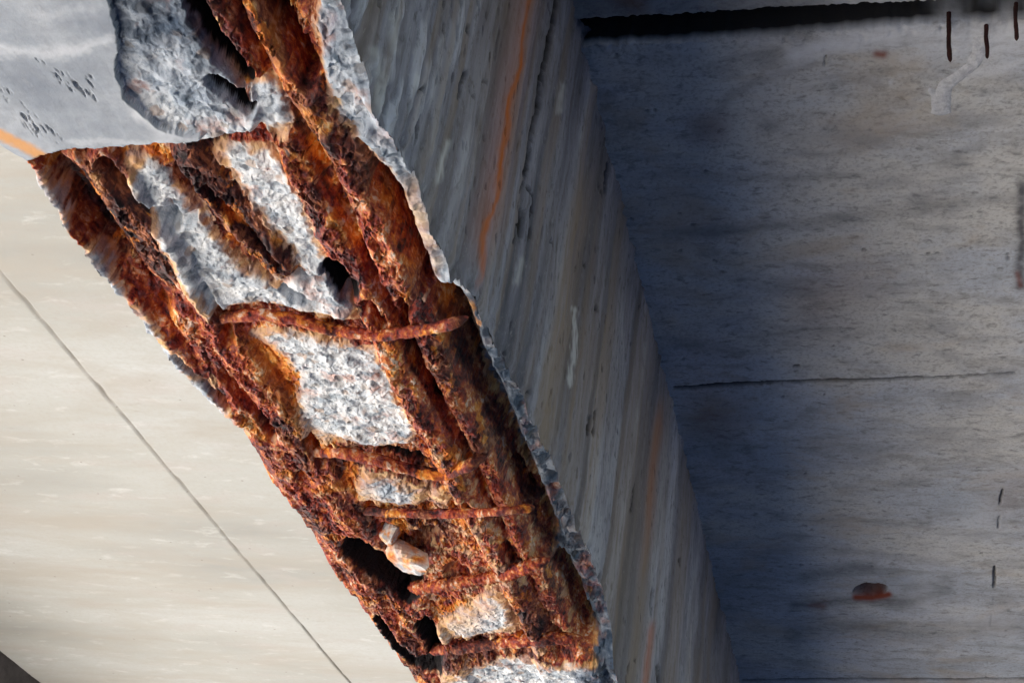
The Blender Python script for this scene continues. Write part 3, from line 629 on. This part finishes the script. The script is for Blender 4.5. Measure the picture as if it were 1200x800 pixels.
# ================================================================== DECK, RIGHT BAY
slabR = empty('deck_slab', (.3, 4, ZD), 'shadowed grey deck slab right of the broken beam, with a crack and a rusty hole', 'deck slab')
XE = 9.0
hj = hit_z(np.array([690., 800, 900, 1000, 1080, 1140, 1200]), np.array([54., 50, 43, 35, 29, 26, 24]), ZD)
hu = hit_z(np.array([690., 800, 900, 1000, 1080, 1140, 1200]), np.array([24., 19, 11, 7, 4, 0, -4]), ZD)
def joint_y(x, hh, seed): return np.interp(x, hh[:, 0], hh[:, 1])+.006*fbm(x*40, x*0+1, oct=4, seed=seed)
xs = np.concatenate([np.arange(XR-.01, .30, .0026), np.linspace(.32, XE, 24)])
ys = np.concatenate([np.arange(0, 3.2, .0042), np.linspace(3.205, 4.9, 0), np.linspace(4.95, 12, 0)])
ty = np.concatenate([np.arange(0, 3.3, .0045), np.linspace(3.35, 36, 30)])
yj = joint_y(xs, hj, 90)
Yd = yj[None, :]+ty[:, None]; Xd = np.repeat(xs[None, :], len(ty), 0)
px, py = proj(np.stack([Xd, Yd, np.full(Xd.shape, ZD)], -1))
vis = (Yd > .5)
px = np.where(vis, px, -900); py = np.where(vis, py, -900)
wx = 5*fbm(Xd*16, Yd*16, oct=4, seed=91); wy = 3*fbm(Xd*16, Yd*16+7, oct=4, seed=92)
hx, hy = (px-1021)/16, (py-690)/6.5
hole = sstep(1.25, .75, np.hypot(hx+.5*wx/5, hy+.5*wy/3))
CRK = sheet([([(790, 455), (830, 453), (870, 450), (905, 448)], 4, 1), ([(905, 448), (925, 448), (945, 447)], 3.2, .9), ([(940, 447), (968, 446), (1020, 445), (1080, 443)], 3.4, .9), ([(1080, 443), (1130, 441), (1190, 437)], 3, .75), ([(820, 582), (850, 580), (868, 576), (880, 566)], 2, .4), ([(870, 797), (1000, 795), (1130, 796), (1200, 794)], 3.5, .7),
             ([(1080, 776), (1110, 784), (1116, 796)], 2.5, .5), ([(1175, 574), (1172, 590)], 4, .7), ([(1171, 604), (1170, 618)], 4, .6), ([(1168, 640), (1166, 660)], 2, .5), ([(1166, 664), (1165, 688)], 4.5, .7), ([(1164, 700), (1161, 740)], 3, .5), ([(1158, 775), (1156, 795)], 3, .5), ([(968, 66), (966, 76)], 4, .6), ([(930, 429), (936, 429)], 3.5, .9)])
STN = blur(np.maximum.reduce([line([(780, 276), (860, 270), (940, 262), (1010, 254), (1100, 243), (1200, 228)], 10)*.32, line([(930, 708), (965, 706), (1010, 700), (1060, 706), (1110, 690)], 9)*.75, line([(940, 676), (980, 668), (1020, 664)], 12)*.55, line([(930, 740), (1000, 732), (1080, 742), (1200, 728)], 16)*.45, line([(1060, 690), (1115, 678)], 8)*.5, line([(760, 206), (900, 208), (1010, 206)], 6)*.3, line([(842, 130), (856, 110), (900, 92), (950, 74)], 7)*.45, line([(1120, 180), (1150, 172)], 8)*.5, line([(880, 395), (980, 390), (1100, 380)], 12)*.15, line([(1197, 215), (1198, 270), (1196, 335)], 9)*1.1, line([(825, 505), (850, 520)], 30)*.35, line([(872, 520), (880, 530)], 10)*.4]), 2.2)
BRN = blur(np.maximum.reduce([line([(820, 152), (838, 148)], 26)*.6, line([(1000, 330), (960, 350)], 60)*.3, line([(730, -5), (745, 5)], 22)*.8, line([(1170, 590), (1200, 570)], 30)*.25, line([(830, 480), (850, 490)], 40)*.4, line([(955, 708), (965, 709)], 8)*.8]), 5)
RST = blur(np.maximum.reduce([line([(1002, 699), (1022, 700), (1042, 696)], 5)*1.4, line([(1028, 63), (1036, 64)], 7), line([(1192, 320), (1196, 335)], 4)*.7, line([(948, 709), (966, 710)], 3)*.5]), 1.0)
WHT = blur(np.maximum.reduce([line([(930, 62), (975, 52), (1020, 44), (1080, 42)], 17)*1.2, line([(880, 50), (930, 46)], 7)*.5, line([(1090, 50), (1130, 60), (1190, 56)], 16)*.7, line([(1000, 60), (975, 62), (950, 70), (900, 86)], 3.5)*.8, line([(968, 40), (965, 58), (952, 72), (905, 90)], 3)*.6, line([(1075, 42), (1110, 44), (1150, 42), (1200, 38)], 18)*1.5, line([(1150, 36), (1145, 62)], 12)*.7, line([(1060, 66), (1085, 60)], 14)*.45, line([(1120, 90), (1160, 84), (1200, 72)], 9)*.6, line([(1022, 94), (1024, 96)], 3)*.9, line([(1042, 97), (1044, 98)], 3)*.9, line([(1054, 90), (1056, 91)], 3)*.8, line([(1150, 600), (1100, 650), (1080, 700)], 40)*.3, line([(1180, 735), (1110, 720)], 26)*.35]), 1.6)
crack = sstep(.3, .65, samp(CRK, px+.35*wx, py+.5*wy)); crack = np.maximum(crack, hole)
spots = sstep(.62, .72, noise(Xd*70, Yd*55, seed=93))*sstep(.0, .4, noise(Xd*6, Yd*6, seed=94))
stain = np.clip(samp(STN, px+wx, py+wy)*1.2*(.8+.5*fbm(Xd*50, Yd*50, oct=3, seed=95)), 0, .9); stain = np.maximum(stain, .6*spots)
zz = ZD+.0015*fbm(Xd*5, Yd*5, oct=3, seed=96)+.0012*fbm(Xd*40, Yd*90, oct=4, seed=97)+.010*crack+.12*hole-.002*np.clip(samp(WHT, px+wx, py+wy), 0, 1)+.003*spots
rag = np.exp(-ty/.03)[:, None]; zz += rag*np.abs(.012*fbm(Xd*50, Yd*50, oct=4, seed=98))
Vd = np.stack([Xd, Yd, zz], -1)
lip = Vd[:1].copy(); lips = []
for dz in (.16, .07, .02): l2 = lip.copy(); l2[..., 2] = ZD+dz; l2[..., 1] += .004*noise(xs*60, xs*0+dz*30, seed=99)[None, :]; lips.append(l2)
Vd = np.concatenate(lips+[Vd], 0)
pad = lambda a, v=None: np.concatenate([np.repeat(a[:1], 3, 0)*(1 if v is None else 0)+(0 if v is None else v), a], 0)
mesh_obj('deck_soffit', Vd, grid_faces(len(ty)+3, len(xs), flip=True), M_RD, slabR, dict(stain=pad(stain), brown=pad(np.clip(samp(BRN, px+wx*2, py+wy*2), 0, .8)), white=pad(np.clip(samp(WHT, px+wx*1.2, py+wy*1.8), 0, .95), .8), rust=pad(np.clip(samp(RST, px+wx*.4, py+wy*.4), 0, 1)*(1-hole), 0.), crack=np.concatenate([np.clip(.97-(.75*sstep(1075, 1110, px[:1])*sstep(-.25, .2, fbm(xs[None, :]*22, xs[None, :]*0+np.array([[.5], [1.1], [1.9]])[k:k+1], oct=3, seed=170+k))), 0, 1) for k in range(3)]+[crack], 0)))  # joint lip painted near-black through the crack mask, as an unlit slot
bv, bf = box(XR-.2, 9.1, -14, 40, ZD+.155, ZD+.32); mesh_obj('slab_body', bv, bf, M_BODY, slabR, smooth=False)
# rusty stubs
M_STUB = mat_plain('dark_rusted_steel', (.030, .012, .012), (.085, .030, .024), 60)
def hang(name, x, y0, y1, rpx, parent, seed):
    top = hit_z(np.array([x]), np.array([y0]), ZD)[0]; r = rpx*(top@M)[2]/FOC
    lo, hi = .0, .4
    for _ in range(40):
        m = (lo+hi)/2; yy = proj(top-np.array([0, 0, m]))[1]
        if yy < y1: lo = m
        else: hi = m
    n, seg = 36, 14; s = np.linspace(-.02, lo, n); th = np.linspace(0, 2*math.pi, seg, endpoint=False)
    k = 1+.35*fbm(s[:, None]*60+0*th, np.cos(th)[None, :]*.7+0*s[:, None], np.sin(th)[None, :]*.7+0*s[:, None], oct=3, seed=seed)
    k *= np.sqrt(np.clip((lo-s)/.006, .02, 1))[:, None]
    bend = .004*noise(s*18, s*0+seed, seed=seed)
    Q = np.stack([top[0]+bend[:, None]+r*k*np.cos(th), top[1]+r*k*np.sin(th)+0*s[:, None], top[2]-s[:, None]+0*th], -1)
    i = np.arange(n*seg).reshape(n, seg); j = np.roll(i, -1, 1)
    f = np.stack([i[:-1], j[:-1], j[1:], i[1:]], -1).reshape(-1, 4)
    cap = np.full(Q.shape[:2], 1.)
    return mesh_obj(name, Q, f, M_STUB, parent)
hang('bar_stub', 1112, 27, 73, 2.7, slabR, 201)
hang('bar_stub', 1156, 30, 69, 2.5, slabR, 202)
hang('bar_stub', 1190, 16, 48, 2.5, slabR, 203)
# lime run
def ribbon(name, pts, wpx, parent, seed, th=.006):
    pts = np.asarray(pts, float); P = hit_z(pts[:, 0], pts[:, 1], ZD); wd = np.asarray(wpx)*(P@M)[:, 2]/FOC
    L = np.concatenate([[0], np.cumsum(np.linalg.norm(np.diff(P, axis=0), axis=1))]); n = 120; s = np.linspace(0, L[-1], n)
    C = np.stack([np.interp(s, L, P[:, k]) for k in range(3)], -1); wv = np.interp(s, L, wd)
    for _ in range(6): C[1:-1] = .25*C[:-2]+.5*C[1:-1]+.25*C[2:]
    T = np.gradient(C, axis=0); T /= np.linalg.norm(T, axis=1)[:, None]; A = np.cross(T, [0, 0, 1.])
    wv = wv*(1+.25*fbm(s*60, s*0, oct=3, seed=seed)); a = np.linspace(-1, 1, 15)
    prof = np.sqrt(np.clip(1-a**2, 0, 1))
    e = np.sqrt(np.clip(np.minimum(s, s[-1]-s)/.01, 0, 1))
    Q = C[:, None, :]+A[:, None, :]*(wv*e)[:, None, None]*a[None, :, None]
    Q[..., 2] += .002-th*prof[None, :]*e[:, None]*(1+.4*fbm(Q[..., 0]*90, Q[..., 1]*90, oct=3, seed=seed+1))
    return mesh_obj(name, Q, grid_faces(n, 15), M_CR, parent)
ribbon('lime_run', [(1152, 34), (1148, 60), (1140, 76), (1122, 90), (1108, 100), (1103, 116), (1103, 136)], [13, 10, 9, 9, 10, 12, 13], slabR, 301)
ribbon('lime_run', [(1088, 102), (1096, 110), (1100, 120)], [5, 7, 6], slabR, 303, .004)
# the panel nearer than the open joint
slabN = empty('deck_slab', (.3, 1.9, ZD), 'strip of deck slab beyond the black open joint at the top right', 'deck slab')
tn = np.concatenate([[0], np.cumsum(np.full(60, .006)), np.linspace(.4, 15, 20)])
yn = joint_y(xs, hu, 190)
Yn = yn[None, :]-tn[:, None]; Xn = np.repeat(xs[None, :], len(tn), 0)
zn = ZD+.003+.0015*fbm(Xn*30, Yn*60, oct=4, seed=191)+np.exp(-tn/.02)[:, None]*np.abs(.01*fbm(Xn*50, Yn*50, oct=3, seed=192))
Vn = np.stack([Xn, Yn, zn], -1); l2 = Vn[:1].copy(); l2[..., 2] = ZD+.16; Vn = np.concatenate([l2, Vn], 0)
pn, qn = proj(np.stack([Xn, Yn, zn], -1)); vis = (Yn > .8); pn = np.where(vis, pn, -900); qn = np.where(vis, qn, -900)
pd = lambda a: np.concatenate([a[:1]*0, a], 0)
zero = np.zeros((len(tn)+1, len(xs)))
mesh_obj('deck_soffit', Vn, grid_faces(len(tn)+1, len(xs)), M_RD, slabN, dict(stain=zero+.45, brown=pd(np.clip(samp(BRN, pn, qn), 0, .8)), white=pd(np.clip(.5*sstep(950, 1000, pn), 0, 1)), rust=zero, crack=zero))

# ================================================================== DECK, LEFT BAY
slabL = empty('deck_slab', (-2, 4, ZD), 'bright cream deck slab left of the broken beam, with one long straight board joint', 'deck slab')
JX = -1.85
xs = np.unique(np.concatenate([np.linspace(NXR-.02, XL+.02, 430), JX+np.array([-.008, -.004, -.0025, 0, .0025, .004, .008])]))
ys = np.concatenate([np.linspace(-3, 1.9, 20), np.arange(1.95, 6.3, .009), np.linspace(6.4, 14, 24)])
Xd, Yd = np.meshgrid(xs, ys)
jn = JX+.004*noise(Yd*3, Yd*0, seed=400)+.0022*noise(Yd*13, Yd*0, seed=404)+(.028*(Yd-2.77)/2.59+ -.03+.0)
jd = np.abs(Xd-jn)
jo = sstep(.0044, .0018, jd)*(.62+.5*noise(Yd*12, Yd*0+3, seed=401))
zz = ZD+.0018*fbm(Xd*3, Yd*6, oct=4, seed=402)+.0010*fbm(Xd*14, Yd*60, oct=3, seed=403)+.008*jo+.0015*(Xd > jn)
pL, qL = proj(np.stack([Xd, Yd, zz], -1)); vis = (Yd > .8); pL = np.where(vis, pL, -900); qL = np.where(vis, qL, -900)
mesh_obj('deck_soffit', np.stack([Xd, Yd, zz], -1), grid_faces(len(ys), len(xs), flip=True), M_LD, slabL, dict(joint=np.clip(jo, 0, 1), rust=jo*0))
bv, bf = box(NXR-1.0, XL+.2, -14, 40, ZD+.03, ZD+.32); mesh_obj('slab_body', bv, bf, M_BODY, slabL, smooth=False)

# ================================================================== NEIGHBOUR BEAM
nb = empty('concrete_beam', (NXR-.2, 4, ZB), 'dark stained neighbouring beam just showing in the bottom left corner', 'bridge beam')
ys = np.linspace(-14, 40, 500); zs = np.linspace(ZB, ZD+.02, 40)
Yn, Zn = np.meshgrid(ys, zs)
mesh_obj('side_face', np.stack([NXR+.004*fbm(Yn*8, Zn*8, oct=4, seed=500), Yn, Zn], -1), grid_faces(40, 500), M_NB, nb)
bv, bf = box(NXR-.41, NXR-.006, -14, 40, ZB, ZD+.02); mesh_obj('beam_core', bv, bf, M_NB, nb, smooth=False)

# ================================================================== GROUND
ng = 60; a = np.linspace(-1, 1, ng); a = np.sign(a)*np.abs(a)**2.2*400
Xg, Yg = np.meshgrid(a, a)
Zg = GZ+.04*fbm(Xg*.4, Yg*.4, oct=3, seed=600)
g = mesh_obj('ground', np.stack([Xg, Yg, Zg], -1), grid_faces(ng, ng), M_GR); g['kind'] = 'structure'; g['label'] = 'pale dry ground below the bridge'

ye = np.linspace(-300, 300, 60); te = np.linspace(0, 1, 30)
Ye, Te = np.meshgrid(ye, te)
Xe = 9.0+4*Te+9000*np.maximum(Te-.9, 0)**2; Ze = GZ-.1+2.7*sstep(0, .8, Te)+.06*fbm(Xe, Ye, oct=4, seed=610)  # unseen bank, added to block light from the right
xd = np.linspace(-1.2, 9.6, 80); yd = np.linspace(-300, 300, 240); Xq, Yq = np.meshgrid(xd, yd)  # unseen blue sheet, added to darken and tint the bounced light
t = NT('tint_sheet_blue'); t.b.inputs['Specular IOR Level'].default_value = .5
t.bump(t.noise(3, 4, .6), .3, .02)
m = mesh_obj('light_tint_sheet', np.stack([Xq+.45*noise(Yq*.6, Xq*0, seed=620)*(Xq < 3), Yq, GZ+.09-.13*(Xq < -1.18)], -1), grid_faces(240, 80), t.done(t.ramp(t.noise(2, 3), [(.3, (.022, .050, .105)), (.7, (.035, .068, .13))]), .28)); m['kind'] = 'structure'; m['label'] = 'unseen dark blue sheet added to darken and tint the light under the bridge'
e = mesh_obj('light_block_bank', np.stack([Xe, Ye, Ze], -1), grid_faces(30, 60), mat_plain('light_block_dark', (.05, .048, .045), (.09, .085, .075), 3)); e['kind'] = 'structure'; e['label'] = 'unseen dark bank added to block light from the right side of the deck'

# ================================================================== LIGHT
SUN_EL, SUN_FROM = 45.5, math.radians(270)      # azimuth the sun stands at: from -x
w_ = bpy.data.worlds.new('World'); S.world = w_; w_.use_nodes = True
nt = w_.node_tree; bg = nt.nodes['Background']; sk = nt.nodes.new('ShaderNodeTexSky'); sk.sky_type = 'NISHITA'; sk.sun_disc = False; sk.ozone_density = 4.0; sk.dust_density = .2
sk.sun_elevation = math.radians(SUN_EL); sk.sun_rotation = SUN_FROM
nt.links.new(sk.outputs[0], bg.inputs[0]); bg.inputs[1].default_value = .14
sd = bpy.data.lights.new('sun', 'SUN'); sd.energy = 5.0; sd.angle = math.radians(.53); sd.color = (1, .905, .79)
so = bpy.data.objects.new('sun', sd); COL.objects.link(so)
so.rotation_euler = (0, -math.radians(90-SUN_EL), 0)     # shines toward +x and down

# ================================================================== CAMERA
from mathutils import Matrix
cd = bpy.data.cameras.new('camera'); cam = bpy.data.objects.new('camera', cd); COL.objects.link(cam); S.camera = cam
cd.sensor_width = 36; cd.lens = 36*FOC/1200; cd.clip_end = 2000; cd.clip_start = .01
R = np.stack([M[:, 0], -M[:, 1], -M[:, 2]], 1)
cam.matrix_world = Matrix([[*R[i], 0] for i in range(3)]+[[0, 0, 0, 1]])
vs = S.view_settings; vs.view_transform = 'Standard'; vs.look = 'None'; vs.gamma = 1; vs.use_curve_mapping = False; vs.exposure = 2.3
S.cycles.max_bounces = 8; S.cycles.diffuse_bounces = 5
S.cycles.use_denoising = True
